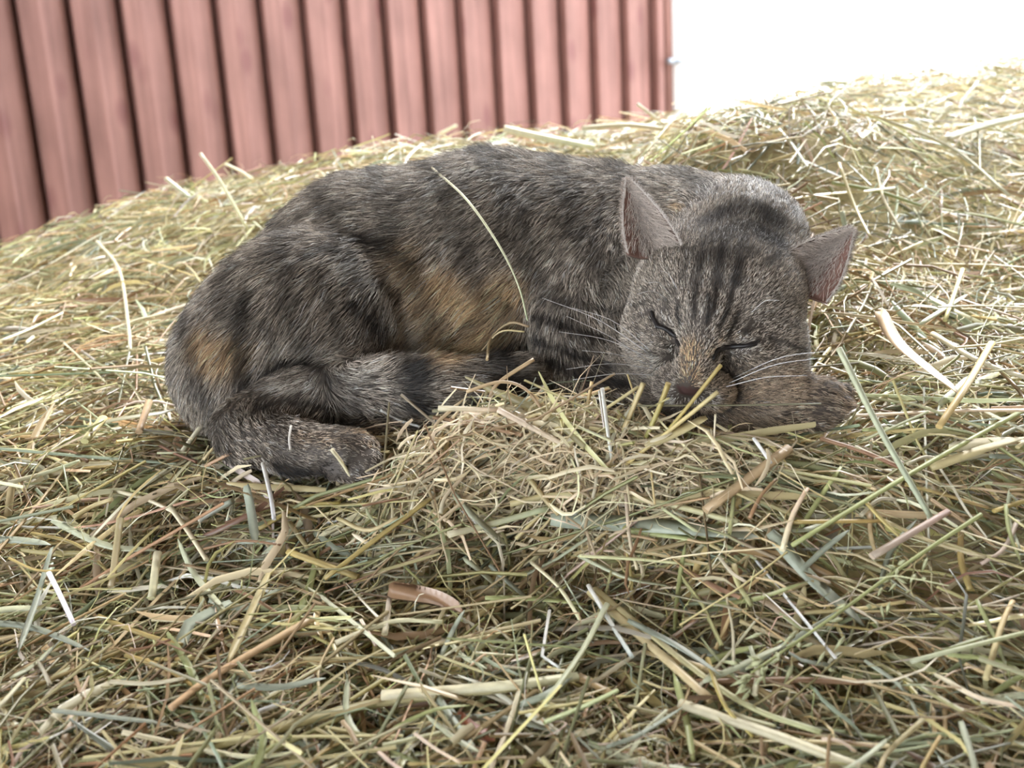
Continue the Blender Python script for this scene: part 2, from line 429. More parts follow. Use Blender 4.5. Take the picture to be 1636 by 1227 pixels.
def surface_nets(V3):
    sx, sy, sz = [n-1 for n in V3.shape]
    ins = V3 < 0
    acc = np.zeros((sx, sy, sz, 3), np.float32); cnt = np.zeros((sx, sy, sz), np.float32)
    off = [(i,j,k) for i in (0,1) for j in (0,1) for k in (0,1)]
    def sl(o): return (slice(o[0], o[0]+sx), slice(o[1], o[1]+sy), slice(o[2], o[2]+sz))
    for a in off:
        for ax in range(3):
            if a[ax] == 1: continue
            b = list(a); b[ax] = 1; b = tuple(b)
            va, vb = V3[sl(a)], V3[sl(b)]
            mk = (va < 0) != (vb < 0)
            t = np.where(mk, va/(va-vb+1e-20), 0)
            for c in range(3):
                acc[..., c] += np.where(mk, a[c] + (t if c == ax else 0), 0)
            cnt += mk
    act = cnt > 0
    vid = np.full(act.shape, -1, np.int64); vid[act] = np.arange(act.sum())
    ijk = np.argwhere(act); pos = ijk + acc[act]/cnt[act][:, None]
    qs = []
    for ax in range(3):
        o1, o2 = [(1,2), (2,0), (0,1)][ax]
        s0 = [slice(1, -1)]*3; s0[ax] = slice(0, -1)
        s1 = list(s0); s1[ax] = slice(1, None)
        a, b = ins[tuple(s0)], ins[tuple(s1)]
        for flip, mk in ((False, a & ~b), (True, ~a & b)):
            e = np.argwhere(mk)
            base = e.copy(); base[:, o1] += 1; base[:, o2] += 1
            def cell(d1, d2):
                c = base.copy(); c[:, o1] += d1; c[:, o2] += d2
                return vid[c[:,0], c[:,1], c[:,2]]
            q = np.stack([cell(-1,-1), cell(0,-1), cell(0,0), cell(-1,0)], -1)
            qs.append(q[:, ::-1] if flip else q)
    return pos, np.vstack(qs)
pos, cq = surface_nets(VAL)
cq = cq[(cq >= 0).all(1)]
loc = np.stack([np.interp(pos[:,i], np.arange(len(a)), a) for i, a in enumerate((AXR, AXU, AXF))], -1)
cv = loc @ np.array([RT, UP, FW]) + CAM
# keep the one connected body only
def vert_normals(v, q):
    n = np.cross(v[q[:,2]]-v[q[:,0]], v[q[:,3]]-v[q[:,1]])
    out = np.zeros_like(v)
    for i in range(4): np.add.at(out, q[:,i], n)
    return norm(out)
cn = vert_normals(cv, cq)
if ((cv - cv.mean(0))*cn).sum(1).mean() < 0:
    cq = cq[:, ::-1]; cn = -cn

# ears: cupped shells joined into the same mesh
def ear(b1, b2, tip, opening, cup, bulge):
    """b1 lateral base, b2 medial base"""
    nu, nvv = 17, 15
    mid = (b1+b2)/2; w0 = np.linalg.norm(b2-b1)/2; side = norm(b2-b1)
    o = norm(opening - side*(opening@side))
    pts = []
    for j in range(nvv):
        v = j/(nvv-1)
        c = mid + (tip-mid)*v
        ww = w0*((1-v)**0.78*(1+bulge*math.sin(math.pi*v)))+.0008
        for i in range(nu):
            u = -1 + 2*i/(nu-1)
            pts.append(c + side*u*ww + o*((abs(u)**2.2)-0.62)*cup*ww*(1-0.25*v))
    inner = np.array(pts); q = []
    ii = np.arange(nu*nvv).reshape(nvv, nu)
    q = np.stack([ii[:-1,:-1], ii[:-1,1:], ii[1:,1:], ii[1:,:-1]], -1).reshape(-1, 4)
    n = vert_normals(inner, q)
    if (n @ o).mean() < 0: q = q[:, ::-1]; n = -n
    outer = inner - n*.0016
    rim_ = np.concatenate([ii[:,0], ii[-1,1:], ii[::-1,-1][1:], ii[0,::-1][1:-1]])
    N = len(inner); rq = np.stack([rim_, np.roll(rim_,-1), np.roll(rim_,-1)+N, rim_+N], -1)
    uu = np.tile(np.linspace(-1,1,nu), nvv); vv = np.repeat(np.linspace(0,1,nvv), nu)
    return inner, outer, q, rq, n, uu, vv
EARS = [ear(P(1008,410,.552), P(1086,398,.548), P(1004,287,.572), V(-.50, .15, -.85), 0.9, .18),
        ear(P(1312,484,.545), P(1238,424,.548), P(1361,366,.562), V(.30, -.20, -.93), 0.9, .20)]
allv = [cv]; allq = [cq]; ncat = len(cv)
for inner, outer, q, rq, n, uu, vv in EARS:
    b0 = sum(len(a) for a in allv); N = len(inner)
    allv += [inner, outer]; allq += [q+b0, (q+N+b0)[:, ::-1], rq+b0]
AV = np.vstack(allv); AQ = np.vstack(allq)
skin = np.tile(np.array([0.10, 0.082, 0.070]), (len(AV), 1))
dn = np.linalg.norm((AV - H(0, -.0095, .0600)) @ np.array(HA).T / np.array([.0062, .0042, .0060]), axis=1)
skin[dn < 1.0] = (0.105, 0.056, 0.052)
b0 = ncat
for inner, outer, q, rq, n, uu, vv in EARS:
    N = len(inner)
    pink = np.clip((-uu+0.05)/0.8, 0, 1)[:, None]
    skin[b0:b0+N] = np.array([0.20, 0.14, 0.12])*(1-pink) + np.array([0.40, 0.23, 0.19])*pink
    skin[b0+N:b0+2*N] = (0.16, 0.12, 0.10)
    b0 += 2*N
# ------------------------------------------------------------------ coat colours
bvh = BVHTree.FromPolygons(cv.tolist(), cq.tolist())
def on_cat(x, y):
    v = ray(x, y); h = bvh.ray_cast(Vector(CAM), Vector(v).normalized())
    return np.array(h[0]) if h[0] is not None else None
def stroke_pts(strokes):
    P_, W_ = [], []
    for pts, wd, *st in strokes:
        pts = spline(np.array(pts, float), 2 + int(sum(math.dist(pts[i], pts[i+1]) for i in range(len(pts)-1))/5)) if len(pts) > 1 else np.array(pts, float)
        for x, y in pts:
            h = on_cat(x, y)
            if h is not None:
                P_.append(h); W_.append((wd*np.dot(h-CAM, FW)/FPX, st[0] if st else 1.0))
    return np.array(P_, np.float32), np.array(W_, np.float32)
def weight(p, S):
    sp, sw = S; out = np.zeros(len(p), np.float32); p = p.astype(np.float32)
    for i in range(0, len(p), 8000):
        d2 = ((p[i:i+8000, None]-sp[None])**2).sum(2)
        w_ = np.exp(-(d2/(sw[:,0]**2))**1.5)*sw[:,1]
        out[i:i+8000] = w_.max(1)
    return out
DARK = stroke_pts([
 # forehead and crown
 ([(1084,484),(1083,500),(1087,514)], 7), ([(1063,478),(1064,490)], 6, .8), ([(1112,452),(1110,480),(1109,506)], 6), ([(1133,470),(1132,500),(1129,516)], 6),
 ([(1146,455),(1143,475),(1138,500)], 5), ([(1172,455),(1166,480),(1160,500),(1150,520)], 5), ([(1179,500),(1172,518),(1162,538)], 6), ([(1202,514),(1190,534)], 6, .8),
 ([(1112,452),(1118,420),(1124,390)], 11, .8), ([(1146,455),(1150,420),(1158,380)], 12, .9), ([(1175,450),(1182,410),(1190,370)], 12, .9), ([(1090,440),(1098,410)], 8, .5),
 ([(1135,350),(1190,332),(1240,352)], 30, .85), ([(1145,378),(1195,362),(1240,382)], 28, .85), ([(1135,405),(1190,400)], 22, .7), ([(1085,395),(1110,400)], 9, .6), ([(1225,420),(1245,405)], 10, .6),
 # eyes outline and cheek lines
 ([(1038,498),(1050,518),(1072,528),(1081,545),(1081,562)], 4.5), ([(1142,572),(1152,558),(1172,552),(1195,550),(1212,543)], 4.5),
 ([(1228,540),(1250,545),(1275,556),(1300,560)], 5, .9), ([(1215,570),(1240,580),(1262,578)], 4, .5), ([(1190,585),(1225,592)], 4, .5),
 ([(1008,487),(1030,484)], 5, .8), ([(1012,520),(1030,530)], 4, .5), ([(1030,560),(1052,572)], 4, .4), ([(1230,500),(1270,520)], 5, .4), ([(1240,470),(1280,490)], 6, .4), ([(1040,450),(1030,470)], 6, .4),
 # whisker pad dots
 ([(1046,590)], 3, .9), ([(1053,598)], 3, .9), ([(1048,604)], 3, .8), ([(1150,612)], 3, .8), ([(1160,618)], 3, .8), ([(1148,622)], 3, .8),
 # neck and chest
 ([(857,509),(905,525),(967,545)], 9), ([(857,545),(910,565),(975,590)], 10), ([(880,580),(930,600),(1000,615)], 12), ([(870,478),(930,492),(985,500)], 7, .7),
 ([(925,300),(905,380)], 10, .5), ([(965,310),(945,400)], 9, .5), ([(985,420),(960,470)], 10, .5), ([(1010,330),(990,400)], 8, .4),
 # flank and thigh
 ([(560,385),(605,395),(655,425)], 17, .8), ([(480,415),(520,405),(560,408)], 9, .6), ([(556,492),(580,512),(606,540)], 11, .9), ([(575,450),(620,470),(640,500)], 8, .6),
 ([(392,480),(384,540),(386,615)], 15, .8), ([(425,600),(460,582),(500,588),(530,615)], 10), ([(412,656),(450,644),(500,650),(525,660)], 8, .9),
 ([(440,430),(470,470),(470,520)], 8, .5), ([(500,450),(530,500),(540,560)], 8, .5),
 ([(420,520),(440,570)], 9, .6), ([(690,300),(670,350)], 9, .5), ([(740,285),(725,350)], 9, .45), ([(800,280),(800,350),(790,400)], 9, .5), ([(850,290),(840,360)], 8, .45), ([(640,320),(610,360)], 9, .5), ([(560,330),(520,370)], 9, .5), ([(480,350),(440,400)], 9, .5),
 ([(735,520),(760,515)], 8, .6), ([(790,470),(812,500)], 10, .5),
 # tail rings and soles; the black tip also paints in the shadow pocket
 ([(672,588),(668,620),(672,650)], 30), ([(800,570),(805,610),(840,620)], 34), ([(752,600),(755,640)], 10, .4), ([(450,748),(500,755),(530,752)], 17),
])
TAN = stroke_pts([([(320,560),(350,580),(370,570)], 30, .75), ([(640,420),(665,470),(680,520)], 32, .65), ([(700,470),(750,500),(800,480)], 40, .95), ([(700,540),(750,550),(800,530)], 36, 1.0), ([(690,580),(740,575)], 22, .8), ([(620,560),(640,520)], 18, .5),
 ([(1104,556),(1101,578),(1105,602)], 17, 1.0), ([(1094,545),(1090,560)], 6, .6), ([(1130,565),(1140,556)], 6, .5), ([(1150,545),(1185,540)], 5, .5), ([(1070,540),(1058,528)], 5, .5),
 ([(1160,640),(1230,620),(1340,640)], 40, .42), ([(1180,680),(1330,680)], 30, .35), ([(560,690),(660,690),(760,670)], 20, .55), ([(480,700),(600,712)], 14, .3), ([(1075,330),(1090,335)], 8, .7), ([(1000,330),(1010,400)], 8, .3), ([(1040,700),(1160,706)], 24, .5)])
BROWN = stroke_pts([([(1150,650),(1235,615),(1345,635)], 42, .8), ([(1170,690),(1340,680)], 34, .7), ([(540,690),(660,692),(770,670)], 22, .6), ([(1040,700),(1160,706)], 26, .7)])
LIGHT = stroke_pts([([(1040,508),(1055,528),(1070,545),(1074,565)], 4.5, .8), ([(1155,570),(1180,562),(1210,553)], 5, .7), ([(1148,552),(1170,543),(1200,541)], 4, .6), ([(1078,624),(1074,640)], 12, 1), ([(1100,632),(1138,640)], 15, 1), ([(1035,555),(1050,590)], 8, .4), ([(1140,505),(1150,490)], 3, .5), ([(1098,480),(1098,505)], 3, .5), ([(1122,470),(1121,505)], 3, .5), ([(1155,470),(1152,495)], 3, .5), ([(1050,500),(1070,512),(1082,530)], 3.5, .6),
 ([(540,430),(600,470),(630,540)], 16, .5), ([(440,560),(480,560),(560,600),(600,590)], 12, .4), ([(430,625),(500,620)], 10, .7), ([(660,560),(650,520)], 14, .4)])

# ------------------------------------------------------------------ fur strands
tri = np.vstack([cq[:, [0,1,2]], cq[:, [0,2,3]]])
A_, B_, C_ = cv[tri[:,0]], cv[tri[:,1]], cv[tri[:,2]]
area = np.linalg.norm(np.cross(B_-A_, C_-A_), axis=1)/2
cen = (A_+B_+C_)/3
tn = norm(np.cross(B_-A_, C_-A_))
hd = np.linalg.norm(cen - HO, axis=1)
dens = np.where(hd < .068, 3.0, 1.0)
facing = (tn * norm(CAM - cen)).sum(1)
dens *= np.where(facing > -0.35, 1.0, 0.25)
dens *= np.where(tn[:,2] < -0.75, 0.3, 1.0)
NS = 210000
pick = rng.choice(len(tri), NS, p=area*dens/(area*dens).sum())
u1, u2 = rng.random(NS), rng.random(NS); fl = u1+u2 > 1; u1[fl] = 1-u1[fl]; u2[fl] = 1-u2[fl]
root = A_[pick] + u1[:,None]*(B_[pick]-A_[pick]) + u2[:,None]*(C_[pick]-A_[pick])
nrm = norm(cn[tri[pick,0]]*(1-u1-u2)[:,None] + cn[tri[pick,1]]*u1[:,None] + cn[tri[pick,2]]*u2[:,None])
wsum = np.zeros(NS); flow = np.zeros((NS,3)); Ln = np.zeros(NS)
rf32 = root.astype(np.float32)
for q in PR:
    d = sdf1(rf32, q).astype(float)
    w_ = np.exp(-np.clip(d, -.01, .2)/.006)
    wsum += w_; flow += w_[:,None]*q['flow']; Ln += w_*q['L']
flow /= wsum[:,None]; Ln /= wsum
# on the face the coat runs away from the nose
hdist = np.linalg.norm(root - HO, axis=1); fw_ = np.clip((.075-hdist)/.02, 0, 1)[:,None]
away = norm(root - H(0, -.012, .070))
flow = flow*(1-fw_) + away*fw_
flow = flow + 0.38*np.stack([noise(root, 55, s) for s in (0,3,6)], -1)*(1-fw_*.7)
flow = flow - nrm*(flow*nrm).sum(1)[:,None]; flow = norm(flow)
Ln *= rng.uniform(.65, 1.2, NS)
nose_d = np.linalg.norm((root - H(0, -.0095, .0600)) @ np.array(HA).T / np.array([.0066, .0046, .0066]), axis=1)
keep = nose_d > 1.0
vis = root + flow*(Ln*.6)[:,None]
dk = weight(vis, DARK); tanw = weight(vis, TAN); lt = weight(vis, LIGHT); brw = weight(vis, BROWN)
# faint mackerel bars wrap the parts the photo does not show
xr = (root-CAM) @ RT; xu = (root-CAM) @ UP; xf = (root-CAM) @ FW
bars = np.clip(np.sin((xr*0.9 + xu*0.35)*2*math.pi/.034 + 1.6*noise(root, 20, 1))*1.3, 0, 1)
bars = bars*np.where(xf > .66, .50, .42)*(1-fw_[:,0])
dk = np.maximum(dk, bars)*np.clip(1.0 + 0.25*noise(root, 130, 4), .5, 1.3); dk = np.clip(dk, 0, 1)
spine = np.clip((nrm @ np.array([0,0.2,1.0]) - .55)/.4, 0, 1)*(1-fw_[:,0])
r_ = rng.random(NS)
K = 5; tt = np.linspace(0, 1, K)
base = np.array([.030, .025, .022]); band = np.array([.50, .43, .36]); tip = np.array([.034, .029, .026])
col = np.zeros((NS, K, 3))
bandmix = np.stack([np.zeros(NS), .25+.3*r_, .75+.25*r_, .9*np.ones(NS)*np.where(r_ > .45, 1, .15), np.where(r_ > .62, .95, .05)], 1)
col = base*(1-bandmix[...,None]) + band*bandmix[...,None]
col[:, -1] = np.where((r_ > .62)[:,None], band*1.15, tip)
def blend(c, target, w_):
    return c*(1-w_[:,None,None]) + np.asarray(target)[None,None]*w_[:,None,None]*(0.85+0.15*tt)[None,:,None]
col = blend(col, (.66, .44, .24), np.clip(tanw, 0, 1)*.85)
col = blend(col, (.36, .275, .20), np.clip(brw, 0, 1)*.8)
col = blend(col, (.85, .79, .70), np.clip(lt, 0, 1)*.9)
# strands
lift = np.where(hdist < .065, .42, .50) + .12*rng.normal(size=NS)
lift = np.clip(lift, .15, .95)
d0 = norm(nrm*lift[:,None] + flow + .18*rng.normal(size=(NS,3)))
d1 = norm(nrm*(lift*.35)[:,None] + flow + .25*rng.normal(size=(NS,3)) - np.array([0,0,.12]))
pts = np.zeros((NS, K, 3)); cur = root - nrm*.0006
pts[:,0] = cur
for i in range(1, K):
    f_ = (i-.5)/(K-1); dd = norm(d0*(1-f_) + d1*f_)
    cur = cur + dd*(Ln/(K-1))[:,None]; pts[:,i] = cur
# clumping towards guide hairs
gsel = rng.choice(NS, 14000, replace=False)
kd = KDTree(len(gsel))
for i, gidx in enumerate(gsel): kd.insert(root[gidx], i)
kd.balance()
near = np.array([kd.find(r)[1] for r in root]); gp = pts[gsel[near]]
col *= np.exp(np.where(hdist < .07, .10, .26)*rng.normal(size=len(gsel))[near] + .45*rng.normal(size=NS))[:,None,None]; col = np.clip(col, .008, .85); col = blend(col, (.011, .009, .009), np.clip(dk*1.05, 0, .97))
ca = (tt**1.4)[None,:,None]*np.where(hdist < .065, .12, .42)[:,None,None]
pts = pts*(1-ca) + (gp + (pts[:, :1]-gp[:, :1])*.35)*ca
rad = np.array([.00012, .00012, .00011, .00008, .00003])
HP = [pts[keep]]; HC = [col[keep]]; HR = [np.broadcast_to(rad, (keep.sum(), K))]
# ear fur
for ei, (inner, outer, q, rq, n, uu, vv) in enumerate(EARS):
    mid0 = inner[:17].mean(0); tipd = norm(inner[-1]-mid0); side = norm(inner[16]-inner[0])
    for which, cnt_ in (('in', 5200), ('out', 5200)):
        ti = rng.integers(0, len(q), cnt_); a, b = rng.random(cnt_)[:,None], rng.random(cnt_)[:,None]
        src = inner if which == 'in' else outer
        c4 = src[q[ti]]; p0 = (c4[:,0]*(1-a)+c4[:,1]*a)*(1-b) + (c4[:,3]*(1-a)+c4[:,2]*a)*b
        uo = uu[q[ti,0]]; vo = vv[q[ti,0]]
        nn = n[q[ti,0]]*(1 if which == 'in' else -1)
        if which == 'in':
            ok = rng.random(cnt_) < np.clip((uo+.9)/1.0, .12, 1)*(1-.35*vo); 
            dirn = norm(tipd*.8 - side*(.7 if True else 0)*np.clip(uo, 0, 1)[:,None] + nn*.45 + .25*rng.normal(size=(cnt_,3)))
            le = .0085*rng.uniform(.4, 1.1, cnt_)*(1-.5*vo); cc = np.array([.52, .45, .40])
        else:
            ok = np.ones(cnt_, bool)
            dirn = norm(tipd*.9 + nn*.35 + .25*rng.normal(size=(cnt_,3))); le = .0035*rng.uniform(.6, 1.2, cnt_); cc = np.array([.32, .26, .22])
        ps = p0[:,None] + dirn[:,None]*(tt[None,:,None]*le[:,None,None]) - np.array([0,0,.0008])[None,None]*(tt**2)[None,:,None]
        HP.append(ps[ok]); HC.append(np.broadcast_to((cc*(.55+.9*rng.random(cnt_))[:,None])[ok][:,None], (ok.sum(), K, 3))); HR.append(np.broadcast_to(rad*.85, (ok.sum(), K)))
    # pale fringe along the rim
    rimv = np.concatenate([inner.reshape(15,17,3)[:,0], inner.reshape(15,17,3)[::-1,16]])
    cnt_ = 1400; t_ = rng.random(cnt_)*(len(rimv)-1.01); i0 = t_.astype(int); f_ = (t_-i0)[:,None]
    p0 = rimv[i0]*(1-f_) + rimv[i0+1]*f_
    dirn = norm(tipd*.5 + norm(p0-mid0)*.5 + .35*rng.normal(size=(cnt_,3))); le = .002*rng.uniform(.5,1.3,cnt_)
    ps = p0[:,None] + dirn[:,None]*(tt[None,:,None]*le[:,None,None])
    HP.append(ps); HC.append(np.broadcast_to(np.array([.55,.50,.46]), (cnt_, K, 3))); HR.append(np.broadcast_to(rad*.8, (cnt_, K)))
HP = np.concatenate(HP).astype(np.float32); HC = np.concatenate(HC).astype(np.float32); HR = np.concatenate(HR).astype(np.float32)

cat = link('cat', raw_mesh('cat body', AV, AQ, colors=skin, smooth=True), M_SKIN,
           label='brown tabby cat asleep, curled up in a hollow in the hay', cat='cat')
hc = bpy.data.hair_curves.new('fur'); hc.add_curves([K]*len(HP))
hc.points.foreach_set('position', HP.ravel())
ra = hc.attributes.get('radius') or hc.attributes.new('radius', 'FLOAT', 'POINT'); ra.data.foreach_set('value', HR.ravel())
ca_ = hc.attributes.new('col', 'FLOAT_COLOR', 'POINT'); cc_ = np.ones((len(HP)*K, 4), np.float32); cc_[:, :3] = HC.reshape(-1, 3); ca_.data.foreach_set('color', cc_.ravel())
link('fur', hc, M_FUR, parent=cat, kind='stuff')
M_LID = simple('eyelid rim', (0.012, 0.010, 0.011), 0.45)
for s in SLITS:
    pr_ = []
    for p in s:
        h = bvh.find_nearest(Vector(p)); nvec = np.array(h[1]); nvec = nvec if nvec @ (CAM-p) > 0 else -nvec
        pr_.append(np.array(h[0]) + nvec*.0008)
    rr = .0013*np.sin(np.linspace(.35, math.pi-.25, len(pr_)))**.5
    link('eyelid', tube_mesh('eyelid', pr_, rr, 8, mat=M_LID), parent=cat)
def whisker(a, b, sag, r=.00022):
    q = [a, (a*.5+b*.5)+UP*sag, b]
    link('whisker', tube_mesh('whisker', spline(q, 10), np.linspace(r, r*.3, 10), 5, mat=M_WHISKER), parent=cat)
for (x0,y0,x1,y1,d1,sg) in ((1032,568,866,476,.52,.004), (1029,572,893,530,.515,.003), (1034,564,915,492,.51,.005), (1030,580,905,505,.50,.002), (1036,590,905,590,.51,.003), (1040,600,915,607,.505,.002), (1034,585,930,560,.50,.002)):
    h = on_cat(x0+10, y0); h = P(x0, y0, .52) if h is None else h
    whisker(h, P(x1, y1, d1), sg)
for (x0,y0,x1,y1,d1,sg) in ((1165,612,1312,572,.49,.003), (1160,618,1290,600,.49,.002), (1168,606,1330,560,.495,.004)):
    h = on_cat(x0, y0); whisker(h, P(x1, y1, d1), sg)
for (x0,y0,x1,y1,d1,sg) in ((1082,462,1054,432,.515,.003), (1066,478,1018,470,.515,.003), (1200,500,1245,480,.51,.003), (1070,470,1035,452,.51,.003)):
    h = on_cat(x0, y0); whisker(h, P(x1, y1, d1), sg, .00018)

# ------------------------------------------------------------------ the heap
# packed body of the heap
nx, ny = len(GX), len(GY)
top = np.c_[gxy, gz - 0.024]
ci = np.round((cv[:,0]-GX[0])/(GX[1]-GX[0])).astype(int); cj = np.round((cv[:,1]-GY[0])/(GY[1]-GY[0])).astype(int)
zmin = np.full((nx, ny), 9.0); 
for di in (-1,0,1):
    for dj in (-1,0,1): np.minimum.at(zmin, (np.clip(ci+di,0,nx-1), np.clip(cj+dj,0,ny-1)), cv[:,2])
top[:,2] = np.minimum(top[:,2], zmin.ravel() - .003)
idx = np.arange(nx*ny).reshape(nx, ny)
quads = np.stack([idx[:-1,:-1], idx[1:,:-1], idx[1:,1:], idx[:-1,1:]], -1).reshape(-1, 4)
rim = np.concatenate([idx[:,0], idx[-1,1:], idx[::-1,-1][1:], idx[0,::-1][1:-1]])
low = top[rim].copy(); low[:,2] = 0.0
nv = len(top); li = nv + np.arange(len(rim)); r2 = np.roll(rim, -1); l2 = np.roll(li, -1)
quads = np.vstack([quads, np.stack([r2, rim, li, l2], -1)])
hv = np.vstack([top, low]); n_ = noise(hv, 60)[:, None]*0.5+0.5
hcol = np.array([0.36, 0.30, 0.16])*(1-n_) + np.array([0.50, 0.43, 0.24])*n_
hay = link('hay_heap', raw_mesh('packed hay', hv, quads, colors=hcol, smooth=True), attr_mat('packed hay', 0.9, 0.2, 0, 300, 0.5),
           label='heap of loose dry hay that the cat lies on', cat='hay', kind='stuff')


# ------------------------------------------------------------------ loose hay: many thin blades and stems
PAL = np.array([[.58,.48,.25], [.64,.55,.32], [.46,.42,.21], [.33,.34,.18], [.32,.35,.25], [.40,.27,.15], [.76,.70,.54], [.54,.42,.26], [.34,.22,.12], [.46,.44,.27], [.26,.18,.10]])
PW = np.array([.15,.13,.13,.12,.09,.07,.09,.09,.05,.12,.04]); PW /= PW.sum()
def hay_batch(n, wmin, wmax, lmin, lmax, K, tubes, spread, depth, tilt, curl, region=None):
    # positions: denser close to the camera, as far as the frame and a margin around it reach
    if region is None:
        d = (0.30**.0) * np.exp(rng.uniform(math.log(.24), math.log(1.75), n))
        a = rng.uniform(-.66, .66, n)
        xy = np.stack([d*np.tan(a), d], 1)
    else:
        xy = region
        n = len(xy)
    c = np.c_[xy, hay_z(xy)]
    e = .006
    gxn = (hay_z(xy+[e,0])-hay_z(xy-[e,0]))/(2*e); gyn = (hay_z(xy+[0,e])-hay_z(xy-[0,e]))/(2*e)
    nm = norm(np.c_[-gxn, -gyn, np.ones(n)])
    th = rng.uniform(0, 2*math.pi, n)
    # stalks tend to lie across the slope in loose bundles
    th = th*0.72 + 0.28*(0.35*math.pi*noise(c, 9, 5))
    sl_ = np.clip((xy[:,0]-.03)/.10, 0, 1)*np.clip((.56-xy[:,1])/.06, 0, 1)
    comb = rng.random(n) < .62*sl_
    th = np.where(comb, -.62 + .38*rng.normal(size=n), th)
    t = np.c_[np.cos(th), np.sin(th), np.zeros(n)]; t = norm(t - nm*(t*nm).sum(1)[:,None])
    t = norm(t + nm*(tilt*rng.normal(size=n))[:,None])
    L = lmin + (lmax-lmin)*rng.random(n)**1.8
    W = wmin + (wmax-wmin)*rng.random(n)**1.6
    off = spread*rng.normal(size=n)*.5 - depth*rng.random(n)*(1 + .5*sl_)
    thin = rng.random(n) > .42*sl_
    c = c + nm*off[:,None]
    sd_ = norm(np.cross(t, nm)); s = np.linspace(-.5, .5, K)
    cu = curl*rng.normal(size=(n,2))*L[:,None]
    cubic = curl*.7*rng.normal(size=n)*L
    p = c[:,None] + t[:,None]*(s[None,:,None]*L[:,None,None]) + sd_[:,None]*((s**2-.08)[None,:]*cu[:,:1]*2 + (s**3*4)[None,:]*cubic[:,None])[...,None] - nm[:,None]*((s**2-.08)[None,:]*np.abs(cu[:,1:])*1.4)[...,None]
    pc = rng.choice(len(PAL), n, p=PW)
    col = PAL[pc]*np.exp(.30*rng.normal(size=n))[:,None]*(1 + .06*rng.normal(size=(n,3)))
    k_ = thin
    return p[k_], t[k_], nm[k_], sd_[k_], W[k_], np.clip(col, .01, .95)[k_]
def blades(p, t, nm, sd_, W, col, tubes):
    n, K = p.shape[:2]
    tw = rng.uniform(-1.3, 1.3, n); 
    a = sd_*np.cos(tw)[:,None] + nm*np.sin(tw)[:,None]; b = np.cross(t, a)
    if not tubes:
        prof_ = np.ones(K); prof_[-1] = .25; prof_[0] = .7
        o = a[:,None]*(W[:,None]*prof_[None]/2)[...,None]
        fold = b[:,None]*(W[:,None]*prof_[None]*.18)[...,None]
        v = np.stack([p-o+fold, p-fold, p+o+fold], 2).reshape(-1,3); m_ = 3
        pairs = [(0,1),(1,2)]
    else:
        m_ = 3; vs_ = []
        for j in range(3):
            an = j*2*math.pi/3
            vs_.append(p + (a*math.cos(an)+b*math.sin(an))[:,None]*(W/2)[:,None,None])
        v = np.stack(vs_, 2).reshape(-1,3); pairs = [(0,1),(1,2),(2,0)]
    base_ = (np.arange(n)*K*m_)[:,None] + (np.arange(K-1)*m_)[None]
    q = np.concatenate([np.stack([base_+i, base_+j, base_+m_+j, base_+m_+i], -1).reshape(-1,4) for i, j in pairs])
    c = np.repeat(col, K*m_, axis=0)
    return v, q, c
def outside_cat(p, margin=.004):
    n, K = p.shape[:2]; ok = np.ones(n, bool)
    rel = p - CAM; r, u, f = rel@RT, rel@UP, rel@FW
    cand = ((r > -.27) & (r < .26) & (u > -.12) & (u < .18) & (f > .47) & (f < .82)).any(1)
    ci = np.nonzero(cand)[0]
    for i in range(0, len(ci), 20000):
        d = cat_sdf(p[ci[i:i+20000]].astype(np.float32))
        ok[ci[i:i+20000]] = (d > margin).all(1)
    return ok
batches = [
 (26000, .0008, .0022, .02, .08, 5, False, .010, .034, .20, .30),
 (11000, .0020, .0048, .03, .10, 5, False, .010, .030, .15, .14),
 (15000, .0010, .0026, .03, .13, 3, True,  .012, .026, .17, .07),
 (20000, .0004, .0009, .012, .05, 5, False, .014, .014, .38, .55),
]
parts = []
for (n, w0_, w1_, l0, l1, K_, tb, sp, dp_, tl, cu) in batches:
    p, t, nm, sd_, W, colr = hay_batch(n, w0_, w1_, l0, l1, K_, tb, sp, dp_, tl, cu)
    ok = outside_cat(p)
    parts.append(blades(p[ok], t[ok], nm[ok], sd_[ok], W[ok], colr[ok], tb))
# pale chaff ridge before the belly
rg = np.concatenate([np.stack([on_hay(x, y)[:2] for x, y in zip(rng.normal(880, 190, 500), rng.normal(728, 60, 500))])]*6)
rg = rg + rng.normal(size=rg.shape)*.006
p, t, nm, sd_, W, colr = hay_batch(0, .0006, .0024, .012, .065, 5, False, .012, .012, .30, .30, region=rg)
colr = colr*.45 + np.array([.80,.68,.50])*.70*(.6+.7*rng.random(len(colr)))[:,None]
ok = outside_cat(p); parts.append(blades(p[ok], t[ok], nm[ok], sd_[ok], W[ok], np.clip(colr[ok],0,.95), False))
off = 0; VV, QQ, CC = [], [], []
for v, q, c in parts:
    VV.append(v); QQ.append(q+off); CC.append(c); off += len(v)
lo = link('loose_hay', raw_mesh('loose hay', np.vstack(VV), np.vstack(QQ), colors=np.vstack(CC)), M_HAY, parent=hay, kind='stuff')
print('hay quads', sum(len(q) for q in QQ), 'cat verts', len(AV), 'strands', len(HP))
